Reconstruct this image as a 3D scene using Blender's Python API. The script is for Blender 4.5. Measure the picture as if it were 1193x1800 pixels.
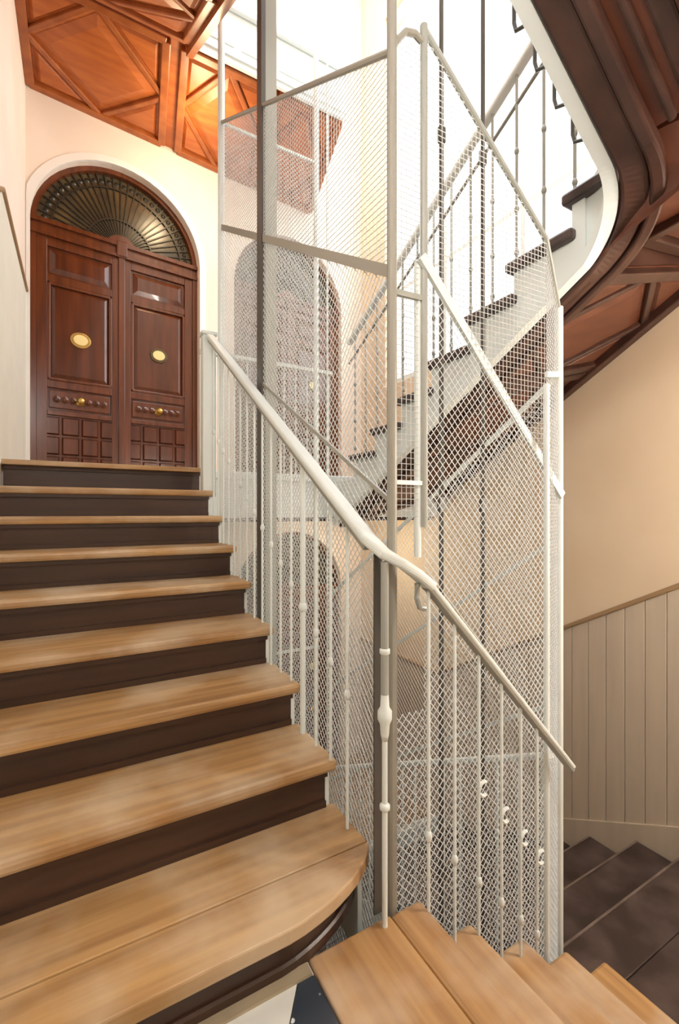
import bpy, bmesh, math, random
from mathutils import Vector, Matrix
random.seed(7)
for o in list(bpy.data.objects): bpy.data.objects.remove(o)
S = bpy.context.scene
C = S.collection
V3 = Vector
# ------------------------------------------------------------------ camera, world, light
# axes of the place: X across the left flight, Y up the left flight, Z up; the near landing is z = 0
EYE = 1.25
cam_d = bpy.data.cameras.new('camera'); cam = bpy.data.objects.new('camera', cam_d); C.objects.link(cam)
cam_d.sensor_fit = 'VERTICAL'; cam_d.sensor_height = 36.0; cam_d.lens = 16.0
cam_d.clip_start = 0.02; cam_d.clip_end = 200
cam.location = (0, 0, EYE); cam.rotation_euler = (math.radians(90), 0, math.radians(-29.74))
S.camera = cam
W = bpy.data.worlds.new('world'); S.world = W; W.use_nodes = True
bg = W.node_tree.nodes['Background']; bg.inputs[0].default_value = (0.93, 0.97, 1.0, 1); bg.inputs[1].default_value = 2.2
S.view_settings.view_transform = 'Standard'; S.view_settings.look = 'None'
S.view_settings.exposure = 0.0; S.view_settings.gamma = 1.0; S.view_settings.use_curve_mapping = False

def lamp(name, loc, power, col, size=0.12):
    l = bpy.data.lights.new(name, 'POINT'); l.energy = power; l.color = col; l.shadow_soft_size = size
    o = bpy.data.objects.new(name, l); o.location = loc; C.objects.link(o); return o
def area(name, loc, rot, sx, sy, power, col):
    l = bpy.data.lights.new(name, 'AREA'); l.shape = 'RECTANGLE'; l.size = sx; l.size_y = sy; l.energy = power; l.color = col
    o = bpy.data.objects.new(name, l); o.location = loc; o.rotation_euler = rot; C.objects.link(o); return o
area('skylight_daylight', (1.5, 2.4, 8.6), (0, 0, 0), 3.2, 3.6, 240, (0.92, 0.97, 1.0))
area('window_daylight', (3.75, 3.3, 5.2), (0, math.radians(90), 0), 4.2, 2.8, 140, (0.97, 0.99, 1.0))
lamp('landing_lamp', (1.0, 4.35, 4.72), 28, (1.0, 0.76, 0.45))
lamp('near_landing_fill', (0.05, -0.12, 3.1), 62, (0.95, 0.98, 1.0), 0.2)  # unseen fill light added to brighten the stairs and cage
lamp('quarter_landing_fill', (2.75, -0.15, 1.70), 120, (1.0, 0.95, 0.87), 0.15)  # unseen fill light added to brighten the right wall
lamp('lower_landing_fill', (2.6, 4.4, 0.8), 30, (1.0, 0.86, 0.64), 0.15)  # unseen fill light added below the door landing

# ------------------------------------------------------------------ materials
def lin(r, g, b):
    f = lambda c: (c / 255 / 12.92) if c / 255 <= 0.04045 else ((c / 255 + 0.055) / 1.055) ** 2.4
    return (f(r), f(g), f(b), 1)
def mat(name, c1, c2=None, rough=0.5, metal=0.0, scale=(4, 4, 4), detail=3, bump=0.0, bscale=None, spec=0.5, lo=0.3, hi=0.7, coat=0.0):
    m = bpy.data.materials.new(name); m.use_nodes = True
    n = m.node_tree; b = n.nodes['Principled BSDF']
    b.inputs['Base Color'].default_value = c1; b.inputs['Roughness'].default_value = rough; b.inputs['Metallic'].default_value = metal
    b.inputs['Specular IOR Level'].default_value = spec; b.inputs['Coat Weight'].default_value = coat
    if c2 is not None or bump:
        tc = n.nodes.new('ShaderNodeTexCoord'); mp = n.nodes.new('ShaderNodeMapping'); mp.inputs['Scale'].default_value = scale
        nz = n.nodes.new('ShaderNodeTexNoise'); nz.inputs['Scale'].default_value = 1.0; nz.inputs['Detail'].default_value = detail
        n.links.new(tc.outputs['Object'], mp.inputs[0]); n.links.new(mp.outputs[0], nz.inputs['Vector'])
        if c2 is not None:
            r = n.nodes.new('ShaderNodeValToRGB'); r.color_ramp.elements[0].color = c1; r.color_ramp.elements[1].color = c2
            r.color_ramp.elements[0].position = lo; r.color_ramp.elements[1].position = hi
            n.links.new(nz.outputs['Fac'], r.inputs[0]); n.links.new(r.outputs[0], b.inputs['Base Color'])
        if bump:
            bp = n.nodes.new('ShaderNodeBump'); bp.inputs['Strength'].default_value = bump; bp.inputs['Distance'].default_value = 0.01
            n.links.new(nz.outputs['Fac'], bp.inputs['Height']); n.links.new(bp.outputs[0], b.inputs['Normal'])
    return m
def oak(name, base, streak, worn, rough=0.42):
    m = mat(name, base, streak, rough, scale=(1.3, 26, 26), detail=6)
    n = m.node_tree; b = n.nodes['Principled BSDF']; src = b.inputs['Base Color'].links[0].from_socket
    tc = n.nodes.new('ShaderNodeTexCoord'); nz = n.nodes.new('ShaderNodeTexNoise'); nz.inputs['Scale'].default_value = 3.0; nz.inputs['Detail'].default_value = 4
    n.links.new(tc.outputs['Object'], nz.inputs['Vector'])
    r = n.nodes.new('ShaderNodeValToRGB'); r.color_ramp.elements[0].position = 0.42; r.color_ramp.elements[1].position = 0.72
    r.color_ramp.elements[0].color = (0, 0, 0, 1); r.color_ramp.elements[1].color = (0.8, 0.8, 0.8, 1)
    mx = n.nodes.new('ShaderNodeMixRGB'); mx.inputs[2].default_value = worn
    n.links.new(nz.outputs['Fac'], r.inputs[0]); n.links.new(r.outputs[0], mx.inputs[0]); n.links.new(src, mx.inputs[1]); n.links.new(mx.outputs[0], b.inputs['Base Color'])
    return m
M = {}
M['plaster'] = mat('plaster_cream', lin(240, 228, 216), lin(234, 220, 206), 0.85, scale=(2, 2, 2), bump=0.05)
M['white_plaster'] = mat('plaster_white', lin(242, 240, 236), lin(236, 234, 230), 0.8, scale=(2, 2, 2))
M['ochre'] = mat('plaster_ochre', lin(230, 209, 180), lin(222, 199, 168), 0.85, scale=(1.5, 1.5, 1.5), bump=0.04)
M['dado'] = mat('painted_boards', lin(204, 188, 166), lin(194, 178, 158), 0.6, scale=(14, 14, 1.2))
M['dado_rail'] = mat('dado_rail', lin(160, 130, 95), None, 0.5)
M['dado_white'] = mat('painted_dado_white', lin(232, 230, 218), lin(226, 224, 212), 0.6)
M['oak'] = oak('worn_oak', lin(186, 147, 96), lin(140, 102, 62), lin(206, 188, 160))
M['oak_y'] = oak('worn_oak_lengthwise', lin(188, 148, 98), lin(148, 106, 66), lin(208, 190, 166))
for nd in M['oak_y'].node_tree.nodes:
    if nd.type == 'MAPPING': nd.inputs['Scale'].default_value = (26, 1.3, 26)
M['riser'] = mat('dark_stained_riser', lin(72, 50, 38), lin(54, 38, 30), 0.38, scale=(1.5, 20, 20))
M['dark'] = mat('dark_tread', lin(54, 42, 39), lin(92, 77, 73), 0.3, scale=(5, 5, 5), detail=6, lo=0.4, hi=0.75)
M['edge_highlight'] = mat('nosing_highlight_pale', lin(124, 108, 98), lin(84, 70, 62), 0.4, scale=(6, 6, 6))  # pale tone standing in for the highlight on tread edges
M['mahogany'] = mat('mahogany', lin(108, 56, 28), lin(80, 40, 20), 0.26, scale=(18, 18, 1.6), detail=5, coat=0.15)
M['mahogany_panel'] = mat('mahogany_panel', lin(98, 50, 27), lin(72, 36, 20), 0.22, scale=(14, 14, 1.4), detail=5, coat=0.2)
M['soffit'] = mat('soffit_lit_panel', lin(184, 104, 48), lin(158, 80, 34), 0.4, scale=(3, 16, 3), detail=5)  # soffit wood with the warm lamplight put into its colour
M['soffit_lit_bar'] = mat('soffit_lit_moulding', lin(170, 98, 50), lin(140, 74, 36), 0.36, scale=(8, 8, 8), detail=4)  # mouldings of the same wood, lamplight in the colour
M['soffit_shaded'] = mat('soffit_shaded_panel', lin(98, 54, 34), lin(80, 40, 25), 0.4, scale=(3, 16, 3), detail=5)  # same soffit wood again, darker to put shade into the colour
M['soffit_shaded_bar'] = mat('soffit_shaded_moulding', lin(76, 50, 40), lin(56, 35, 28), 0.34, scale=(8, 8, 8), detail=4)  # its mouldings, likewise darkened for shade
M['white'] = mat('white_iron', lin(224, 231, 228), None, 0.4)
M['grey'] = mat('grey_iron', lin(158, 160, 152), None, 0.4)
M['taupe'] = mat('taupe_rail', lin(150, 147, 136), None, 0.4)
M['wire'] = mat('white_wire', lin(204, 208, 207), None, 0.5)
M['steel_shaded'] = mat('shaded_steel', lin(84, 80, 74), lin(68, 65, 60), 0.45, scale=(6, 6, 2))  # shadow side and backlit silhouette put into a dark tone
M['cable'] = mat('guide_steel', lin(88, 86, 80), None, 0.4, 0.3)
M['brass'] = mat('brass', lin(206, 170, 96), None, 0.25, 0.8)
M['bronze'] = mat('dark_bronze', lin(84, 70, 40), None, 0.35, 0.3)
M['cream_enamel'] = mat('cream_enamel', lin(236, 214, 150), None, 0.3)
M['fan_glass'] = mat('fanlight_backing', lin(96, 80, 52), lin(58, 56, 46), 0.22, scale=(7, 7, 7))
M['fan_iron'] = mat('fanlight_iron', lin(54, 50, 40), None, 0.35, 0.4)
M['tile_white'] = mat('white_tile', lin(226, 228, 222), lin(216, 218, 212), 0.25, scale=(9, 9, 9))
M['stone'] = mat('stone_base', lin(168, 154, 128), lin(150, 136, 112), 0.6, scale=(9, 9, 9))
M['grey_floor'] = mat('grey_floor', lin(176, 168, 158), lin(160, 152, 144), 0.6)
mt = mat('black_terrazzo_tile', lin(52, 60, 70), None, 0.25)
n = mt.node_tree; b = n.nodes['Principled BSDF']; tc = n.nodes.new('ShaderNodeTexCoord'); vo = n.nodes.new('ShaderNodeTexVoronoi'); vo.inputs['Scale'].default_value = 26
r = n.nodes.new('ShaderNodeValToRGB'); r.color_ramp.elements[0].color = lin(220, 224, 226); r.color_ramp.elements[1].color = lin(52, 60, 70); r.color_ramp.elements[0].position = 0.15; r.color_ramp.elements[1].position = 0.21
n.links.new(tc.outputs['Object'], vo.inputs['Vector']); n.links.new(vo.outputs['Distance'], r.inputs[0]); n.links.new(r.outputs[0], b.inputs['Base Color'])
M['tile_black'] = mt
mg = bpy.data.materials.new('window_glass'); mg.use_nodes = True
nt = mg.node_tree; nt.nodes.clear(); out = nt.nodes.new('ShaderNodeOutputMaterial'); tr = nt.nodes.new('ShaderNodeBsdfTransparent'); gl = nt.nodes.new('ShaderNodeBsdfGlossy'); gl.inputs['Roughness'].default_value = 0.02
mx = nt.nodes.new('ShaderNodeMixShader'); mx.inputs[0].default_value = 0.06
nt.links.new(tr.outputs[0], mx.inputs[1]); nt.links.new(gl.outputs[0], mx.inputs[2]); nt.links.new(mx.outputs[0], out.inputs[0])
M['glass'] = mg

# ------------------------------------------------------------------ mesh helpers
class MB:
    def __init__(s): s.v = []; s.f = []
    def add(s, vs, fs):
        k = len(s.v); s.v += [tuple(p) for p in vs]; s.f += [tuple(i + k for i in f) for f in fs]; return s
    def box(s, x0, x1, y0, y1, z0, z1):
        return s.add([(x0,y0,z0),(x1,y0,z0),(x1,y1,z0),(x0,y1,z0),(x0,y0,z1),(x1,y0,z1),(x1,y1,z1),(x0,y1,z1)],
                     [(0,3,2,1),(4,5,6,7),(0,1,5,4),(1,2,6,5),(2,3,7,6),(3,0,4,7)])
    def hexa(s, b, t):      # bottom quad, top quad
        return s.add(list(b) + list(t), [(0,3,2,1),(4,5,6,7),(0,1,5,4),(1,2,6,5),(2,3,7,6),(3,0,4,7)])
    def prism(s, base, off):   # polygon (3D points) extruded by off
        base = [V3(p) for p in base]; k = len(base); off = V3(off)
        return s.add(base + [p + off for p in base], [tuple(range(k))[::-1], tuple(range(k, 2 * k))] + [(i, (i + 1) % k, k + (i + 1) % k, k + i) for i in range(k)])
    def bar(s, p, q, w, h, up=(0, 0, 1)):
        p, q = V3(p), V3(q); d = (q - p).normalized(); up = V3(up)
        a = d.cross(up)
        if a.length < 1e-5: a = d.cross(V3((1, 0, 0)))
        a.normalize(); b = a.cross(d).normalized(); a *= w / 2; b *= h / 2
        return s.hexa([p-a-b, p+a-b, p+a+b, p-a+b], [q-a-b, q+a-b, q+a+b, q-a+b])
    def wire(s, p, q, r, n=3):
        p, q = V3(p), V3(q); d = (q - p).normalized(); a = d.orthogonal().normalized(); b = d.cross(a)
        ring = [a * (r * math.cos(2*math.pi*i/n)) + b * (r * math.sin(2*math.pi*i/n)) for i in range(n)]
        return s.add([p + c for c in ring] + [q + c for c in ring], [(i, (i+1) % n, n + (i+1) % n, n + i) for i in range(n)])
    def tube(s, pts, r, n=10, cap=True):
        prof = [(r * math.cos(2*math.pi*i/n), r * math.sin(2*math.pi*i/n)) for i in range(n)]
        return s.sweep(pts, prof, cap)
    def sweep(s, pts, prof, cap=True, up=(0, 0, 1), level=False):
        pts = [V3(p) for p in pts]; n = len(prof); vs = []; up = V3(up); prev = None
        for i, p in enumerate(pts):
            d = (pts[min(i+1, len(pts)-1)] - pts[max(i-1, 0)]).normalized()
            if level: d = V3((d.x, d.y, 0)).normalized()
            a = d.cross(up)
            if a.length < 1e-4: a = prev if prev is not None else d.cross(V3((0, 1, 0.01)))
            a = a.normalized(); prev = a
            b = up if level else a.cross(d).normalized()
            vs += [p + a * x + b * y for x, y in prof]
        fs = [(i*n + j, i*n + (j+1) % n, (i+1)*n + (j+1) % n, (i+1)*n + j) for i in range(len(pts)-1) for j in range(n)]
        if cap: fs += [tuple(range(n))[::-1], tuple((len(pts)-1)*n + j for j in range(n))]
        return s.add(vs, fs)
    def lathe(s, prof, c, n=12, axis=(0, 0, 1)):     # prof: (r, h)
        ax = V3(axis).normalized(); a = ax.orthogonal().normalized(); b = ax.cross(a); c = V3(c); vs = []
        for r, h in prof:
            for i in range(n):
                t = 2*math.pi*i/n; vs.append(c + ax*h + a*(r*math.cos(t)) + b*(r*math.sin(t)))
        fs = [(i*n + j, i*n + (j+1) % n, (i+1)*n + (j+1) % n, (i+1)*n + j) for i in range(len(prof)-1) for j in range(n)]
        fs += [tuple(range(n))[::-1], tuple((len(prof)-1)*n + j for j in range(n))]
        return s.add(vs, fs)
    def mesh(s, name, m):
        me = bpy.data.meshes.new(name); me.from_pydata(s.v, [], s.f); me.validate()
        bm = bmesh.new(); bm.from_mesh(me); bmesh.ops.recalc_face_normals(bm, faces=bm.faces); bm.to_mesh(me); bm.free()
        me.materials.append(M[m]); return me
    def build(s, name, m, parent=None, smooth=False, bevel=0):
        o = bpy.data.objects.new(name, s.mesh(name, m)); C.objects.link(o)
        if parent is not None: attach(o, parent)
        if smooth:
            for p in o.data.polygons: p.use_smooth = True
        if bevel:
            md = o.modifiers.new('bevel', 'BEVEL'); md.width = bevel; md.segments = 2; md.limit_method = 'ANGLE'
        return o
def world_loc(o):
    v = V3((0, 0, 0))
    while o is not None: v += o.location; o = o.parent
    return v
def attach(o, p):
    o.parent = p; o.location = o.location - world_loc(p)
def empty(name, loc, label, cat, group=None):
    o = bpy.data.objects.new(name, None); o.location = loc; o.empty_display_size = 0.1; C.objects.link(o)
    o['label'] = label; o['category'] = cat
    if group: o['group'] = group
    return o
def tag(o, label, cat, kind=None, group=None):
    o['label'] = label; o['category'] = cat
    if kind: o['kind'] = kind
    if group: o['group'] = group
    return o
def struct(o, label, cat): return tag(o, label, cat, 'structure')
def shared(name, me, loc, parent):
    o = bpy.data.objects.new(name, me); o.location = loc; C.objects.link(o); attach(o, parent); return o
def rounded(w, h, r, k=3):
    pts = []
    for cx, cy, a0 in ((w/2-r, h/2-r, 0), (-w/2+r, h/2-r, 90), (-w/2+r, -h/2+r, 180), (w/2-r, -h/2+r, 270)):
        for i in range(k+1):
            a = math.radians(a0 + 90*i/k); pts.append((cx + r*math.cos(a), cy + r*math.sin(a)))
    return pts

# ------------------------------------------------------------------ the setting: walls
XL, XR, YN = -0.42, 3.42, -0.36           # left wall, right wall, near wall
ZB, ZT = -3.75, 8.5
FO = V3((XL, 4.927, 0)); FE = V3((0.99325, 0.1160, 0)).normalized(); FN = V3((FE.y, -FE.x, 0))   # far wall origin, direction, normal into the room
FLEN = (XR - XL) / FE.x
def far(s, d, z): return FO + FE * s + FN * d + V3((0, 0, z))      # d > 0 into the room
UP = 3.675
L1 = 1.575                                # door landing
o = MB().box(XL - 0.2, XL, YN - 0.2, 5.2, ZB, ZT).build('wall_left', 'plaster'); struct(o, 'cream plaster wall along the left edge of the stairs', 'wall'); wall_left = o
o = MB().box(XL - 0.2, XR + 0.2, YN - 0.2, YN, ZB, ZT).build('wall_near', 'plaster'); struct(o, 'cream plaster wall behind the viewer', 'wall')
# right wall with a tall window high up
WY0, WY1, WZ0, WZ1 = 1.75, 4.8, 2.85, 7.6
mb = MB()
for a in ((YN, 5.6, ZB, WZ0), (YN, WY0, WZ0, WZ1), (WY1, 5.6, WZ0, WZ1), (YN, 5.6, WZ1, ZT)): mb.box(XR, XR + 0.22, *a)
wall_right = struct(mb.build('wall_right', 'ochre'), 'ochre plaster wall above the board panelling on the right', 'wall')
# far wall with three arched door openings
DW = 1.54; R = DW / 2; SPR = 2.335        # opening width, arch radius, springing above the landing
D1, D2 = 0.035, 1.98
def arch_pts(s0, zf, k=24): return [(s0 + R - R*math.cos(math.pi*i/k), zf + SPR + R*math.sin(math.pi*i/k)) for i in range(k+1)]
mb = MB(); T = 0.24
def fw(s0, z0, s1, z1): 
    mb.hexa([far(s0,0,z0), far(s1,0,z0), far(s1,-T,z0), far(s0,-T,z0)], [far(s0,0,z1), far(s1,0,z1), far(s1,-T,z1), far(s0,-T,z1)])
def above_arch(s0, zf, ztop):
    pts = arch_pts(s0, zf)
    for (a, za), (b_, zb) in zip(pts, pts[1:]):
        mb.hexa([far(a,0,za), far(b_,0,zb), far(b_,-T,zb), far(a,-T,za)], [far(a,0,ztop), far(b_,0,ztop), far(b_,-T,ztop), far(a,-T,ztop)])
fw(-0.2, ZB, D1, ZT); fw(D1, ZB, D1+DW, L1); above_arch(D1, L1, ZT); fw(D1+DW, ZB, D2, ZT)
fw(D2, ZB, D2+DW, L1-UP); above_arch(D2, L1-UP, L1); above_arch(D2, L1, ZT); fw(D2+DW, ZB, FLEN+0.1, ZT)
wall_far = struct(mb.build('wall_far', 'plaster'), 'cream plaster wall with arched doorways behind the landing', 'wall')
# plaster archivolt around the first doorway
def archivolt(s0, zf):
    pts = [far(s0, 0.0, zf)] + [far(s, 0.0, z) for s, z in arch_pts(s0, zf, 28)] + [far(s0+DW, 0.0, zf)]
    m2 = MB(); q = []
    cx, cz = s0 + R, zf + SPR
    inner = [(s0, zf)] + arch_pts(s0, zf, 28) + [(s0+DW, zf)]
    w = 0.07
    outer = [(s0 - w*0.45, zf)] + [(cx + (s-cx)*(R+w)/R if s > cx else max(cx + (s-cx)*(R+w)/R, 0.004), cz + (z-cz)*(R+w)/R) for s, z in arch_pts(s0, zf, 28)] + [(s0+DW+w, zf)]
    for i in range(len(inner)-1):
        (a, za), (b_, zb) = inner[i], inner[i+1]; (c, zc), (d, zd) = outer[i], outer[i+1]
        m2.hexa([far(a,0,za), far(b_,0,zb), far(d,0,zd), far(c,0,zc)], [far(a,0.022,za), far(b_,0.022,zb), far(d,0.012,zd), far(c,0.012,zc)])
    return m2
o = archivolt(D1, L1).build('arch_surround', 'white_plaster', wall_far)

# ------------------------------------------------------------------ doors
def door(name, s0, zf, label, detail=True):
    root = empty(name, far(s0+R, -0.1, zf), label, 'door'); root['kind'] = 'structure'
    B = -0.10      # face plane of the leaves
    H = 2.25
    def P(s, d, z): return far(s0 + s, B + d, zf + z)
    def slab(s_0, s_1, z0, z1, d0, d1): return MB().hexa([P(s_0,d0,z0), P(s_1,d0,z0), P(s_1,d1,z0), P(s_0,d1,z0)], [P(s_0,d0,z1), P(s_1,d0,z1), P(s_1,d1,z1), P(s_0,d1,z1)])
    # jambs and transom
    slab(0.0, 0.05, 0, SPR, -0.04, 0.035).build('jamb', 'mahogany', root); slab(DW-0.05, DW, 0, SPR, -0.04, 0.035).build('jamb', 'mahogany', root)
    t = slab(0.0, DW, H, H+0.13, -0.04, 0.03).build('transom', 'mahogany', root)
    slab(0.0, DW, H+0.10, H+0.14, 0.03, 0.055).build('moulding', 'mahogany', t); slab(0.0, DW, H-0.01, H+0.02, 0.03, 0.05).build('moulding', 'mahogany', t)
    slab(DW/2-0.05, DW/2+0.05, H+0.0, H+0.15, 0.03, 0.06).build('keystone', 'mahogany', t, bevel=0.008)
    for k, (a, b_) in enumerate(((0.05, DW/2-0.004), (DW/2+0.004, DW-0.05))):
        leaf = empty('door_leaf', P((a+b_)/2, 0, 0), '', ''); del leaf['label']; del leaf['category']; attach(leaf, root)
        w = b_ - a
        slab(a, b_, 0.01, H-0.005, -0.04, 0.0).build('board', 'mahogany_panel', leaf)
        slab(a, a+0.085, 0.01, H-0.005, 0.0, 0.022).build('stile', 'mahogany', leaf, bevel=0.004)
        slab(b_-0.085, b_, 0.01, H-0.005, 0.0, 0.022).build('stile', 'mahogany', leaf, bevel=0.004)
        for z0, z1 in ((H-0.09, H-0.005), (1.83, 1.90), (0.84, 0.91), (0.585, 0.63)):
            slab(a+0.085, b_-0.085, z0, z1, 0.0, 0.022).build('rail', 'mahogany', leaf, bevel=0.004)
        def raised(z0, z1, lab=None, dd=0.018):
            i0, i1 = a+0.105, b_-0.105
            mb = MB(); bq = [(i0,z0+0.02),(i1,z0+0.02),(i1,z1-0.02),(i0,z1-0.02)]; g = 0.045
            tq = [(i0+g,z0+0.02+g),(i1-g,z0+0.02+g),(i1-g,z1-0.02-g),(i0+g,z1-0.02-g)]
            mb.hexa([P(s,0.0,z) for s, z in bq], [P(s,dd,z) for s, z in tq])
            return mb.build('panel', 'mahogany_panel', leaf)
        raised(1.90, H-0.09)
        pn = raised(0.91, 1.83)
        # moulding frame around the large panel
        mb = MB(); q = [P(a+0.098,0.012,0.925), P(b_-0.098,0.012,0.925), P(b_-0.098,0.012,1.815), P(a+0.098,0.012,1.815)]
        for i in range(4): mb.bar(q[i], q[(i+1) % 4], 0.028, 0.028, up=FN)
        mb.build('moulding', 'mahogany', leaf, bevel=0.006)
        c = P((a+b_)/2, 0.018, 1.33)
        def oval(rx, rz, d0, d1, n=24):
            mb = MB(); ring = [(rx*math.cos(2*math.pi*i/n), rz*math.sin(2*math.pi*i/n)) for i in range(n)]
            mb.prism([c + FE*x + V3((0,0,z)) + FN*d0 for x, z in ring], FN*(d1-d0)); return mb
        rim = oval(0.088, 0.075, 0.0, 0.010).build('oval_plate', 'brass' if k == 0 else 'bronze', leaf, bevel=0.003)
        rim['label'] = 'brass rimmed oval plate' if k == 0 else 'dark rimmed oval plate'
        oval(0.062, 0.05, 0.008, 0.017).build('oval_centre', 'cream_enamel', rim, bevel=0.003)
        # carved rail with a knob and rosettes
        mb = slab(a+0.10, b_-0.10, 0.655, 0.82, 0.0, 0.012).build('carved_rail', 'mahogany', leaf, bevel=0.005)
        for j in (-3, -2, -1, 1, 2, 3):
            MB().lathe([(0.032,0),(0.034,0.006),(0.02,0.012),(0.012,0.02)], P((a+b_)/2 + j*0.066, 0.012, 0.737), 10, FN).build('rosette', 'mahogany_panel', mb)
        MB().lathe([(0.045,0),(0.045,0.006),(0.018,0.012),(0.014,0.035),(0.03,0.045),(0.033,0.06),(0.022,0.075),(0.004,0.08)], P((a+b_)/2, 0.012, 0.737), 14, FN).build('knob', 'brass', leaf, smooth=True)
        # bottom coffers
        n, m_ = 4, 3; iw = (b_ - a - 0.06)/n; ih = 0.56/m_
        for i in range(n):
            for j in range(m_):
                x0 = a+0.03+i*iw; z0 = 0.02+j*ih; g = 0.009
                MB().hexa([P(s,0.0,z) for s, z in ((x0+g,z0+g),(x0+iw-g,z0+g),(x0+iw-g,z0+ih-g),(x0+g,z0+ih-g))],
                          [P(s,0.02,z) for s, z in ((x0+g+.012,z0+g+.012),(x0+iw-g-.012,z0+g+.012),(x0+iw-g-.012,z0+ih-g-.012),(x0+g+.012,z0+ih-g-.012))]).build('square_panel', 'mahogany_panel', leaf)
    slab(DW/2-0.03, DW/2+0.03, 0.01, H-0.005, 0.015, 0.04).build('meeting_stile', 'mahogany', root, bevel=0.006)
    # fanlight
    fan = empty('fanlight', P(DW/2, 0, H+0.13), '', ''); del fan['label']; del fan['category']; attach(fan, root)
    cz = SPR; K = 28
    arc = lambda rr, k=K: [(DW/2 - rr*math.cos(math.pi*i/k), cz + rr*math.sin(math.pi*i/k)) for i in range(k+1)]
    base = [(DW/2+R, H+0.13), (DW/2-R, H+0.13)] + arc(R)
    MB().prism([P(s,-0.045,z) for s, z in base], FN*0.02).build('glass', 'fan_glass', fan)
    def ring(r0, r1, d0, d1):
        mb = MB(); A, B2 = arc(r0), arc(r1)
        for i in range(K):
            mb.hexa([P(*(A[i][0],d0,A[i][1])), P(A[i+1][0],d0,A[i+1][1]), P(B2[i+1][0],d0,B2[i+1][1]), P(B2[i][0],d0,B2[i][1])],
                    [P(A[i][0],d1,A[i][1]), P(A[i+1][0],d1,A[i+1][1]), P(B2[i+1][0],d1,B2[i+1][1]), P(B2[i][0],d1,B2[i][1])])
        return mb
    ring(R-0.045, R, -0.04, 0.03).build('arch_frame', 'mahogany', fan)
    ring(0.60, 0.615, -0.03, -0.008).build('ring', 'fan_iron', fan); ring(0.30, 0.313, -0.03, -0.008).build('ring', 'fan_iron', fan); ring(0.0, 0.14, -0.03, 0.02).build('hub', 'mahogany', fan)
    for i in range(1, 30):
        t = math.pi*i/30; c_, s_ = math.cos(t), math.sin(t)
        MB().bar(P(DW/2-0.14*c_, -0.02, cz+0.14*s_), P(DW/2-(R-0.045)*c_, -0.02, cz+(R-0.045)*s_), 0.011, 0.018, up=FN).build('spoke', 'fan_iron', fan)
    for i in range(30):
        t = math.pi*(i+0.5)/30; c_, s_ = math.cos(t), math.sin(t)
        MB().lathe([(0.022,0),(0.024,0.008),(0.008,0.016)], P(DW/2-0.665*c_, -0.03, cz+0.665*s_), 8, FN).build('bead', 'fan_iron', fan)
    return root
door('door_1', D1, L1, 'dark mahogany arched double door at the top of the left stairs')
door('door_2', D2, L1, 'mahogany arched double door seen through the cage mesh on the same landing')
door('door_3', D2, L1-UP, 'mahogany arched door one storey below, its arch seen under the handrail')

# ------------------------------------------------------------------ window in the right wall
win = empty('window_1', (XR+0.1, (WY0+WY1)/2, WZ0), 'tall bright white framed window high in the right wall', 'window'); win['kind'] = 'structure'
for a in ((WY0, WY0+0.08, WZ0, WZ1), (WY1-0.08, WY1, WZ0, WZ1), (WY0, WY1, WZ0, WZ0+0.08), (WY0, WY1, WZ1-0.08, WZ1)):
    MB().box(XR+0.06, XR+0.14, *a).build('window_frame', 'white', win)
ny, nz = 3, 4
for i in range(1, ny): y = WY0 + (WY1-WY0)*i/ny; MB().box(XR+0.08, XR+0.12, y-0.02, y+0.02, WZ0, WZ1).build('glazing_bar', 'white', win)
for j in range(1, nz): z = WZ0 + (WZ1-WZ0)*j/nz; MB().box(XR+0.082, XR+0.118, WY0, WY1, z-0.02, z+0.02).build('glazing_bar', 'white', win)
for i in range(ny):
    for j in range(nz):
        y0 = WY0+(WY1-WY0)*i/ny; y1 = WY0+(WY1-WY0)*(i+1)/ny; z0 = WZ0+(WZ1-WZ0)*j/nz; z1 = WZ0+(WZ1-WZ0)*(j+1)/nz
        MB().box(XR+0.098, XR+0.102, y0+0.02, y1-0.02, z0+0.02, z1-0.02).build('pane', 'glass', win)

# ------------------------------------------------------------------ floors
fl = struct(MB().box(XL, 0.553, YN, 1.15, -0.2, -0.02).build('floor', 'grey_floor'), 'landing floor of black and white tiles at the foot of the left stairs', 'floor')
# diagonal checker tiles clipped to the landing
def clip_poly(poly, x0, x1, y0, y1):
    def cut(p, f, inter):
        r = []
        for i in range(len(p)):
            a, b_ = p[i], p[(i+1) % len(p)]
            if f(a): r.append(a)
            if f(a) != f(b_): r.append(inter(a, b_))
        return r
    ix = lambda x: (lambda a, b_: (x, a[1] + (b_[1]-a[1])*(x-a[0])/(b_[0]-a[0])))
    iy = lambda y: (lambda a, b_: (a[0] + (b_[0]-a[0])*(y-a[1])/(b_[1]-a[1]), y))
    for f, g in ((lambda p: p[0] >= x0, ix(x0)), (lambda p: p[0] <= x1, ix(x1)), (lambda p: p[1] >= y0, iy(y0)), (lambda p: p[1] <= y1, iy(y1))):
        if poly: poly = cut(poly, f, g)
    return poly
ang = math.radians(54); e1 = (math.cos(ang), math.sin(ang)); e2 = (-e1[1], e1[0]); ts = 0.30; ox, oy = 0.518, 1.124
for i in range(-7, 5):
    for j in range(-4, 7):
        q = [(ox + e1[0]*(i+a)*ts + e2[0]*(j+b_)*ts, oy + e1[1]*(i+a)*ts + e2[1]*(j+b_)*ts) for a, b_ in ((0.006,0.006),(0.994,0.006),(0.994,0.994),(0.006,0.994))]
        q = clip_poly(q, XL, 0.55, YN, 1.14)
        if len(q) > 2: MB().prism([(x, y, -0.02) for x, y in q], (0, 0, 0.02)).build('tile', 'tile_white' if (j % 2 == 0) != (i % 2 == 0) else 'tile_black', fl)
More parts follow.
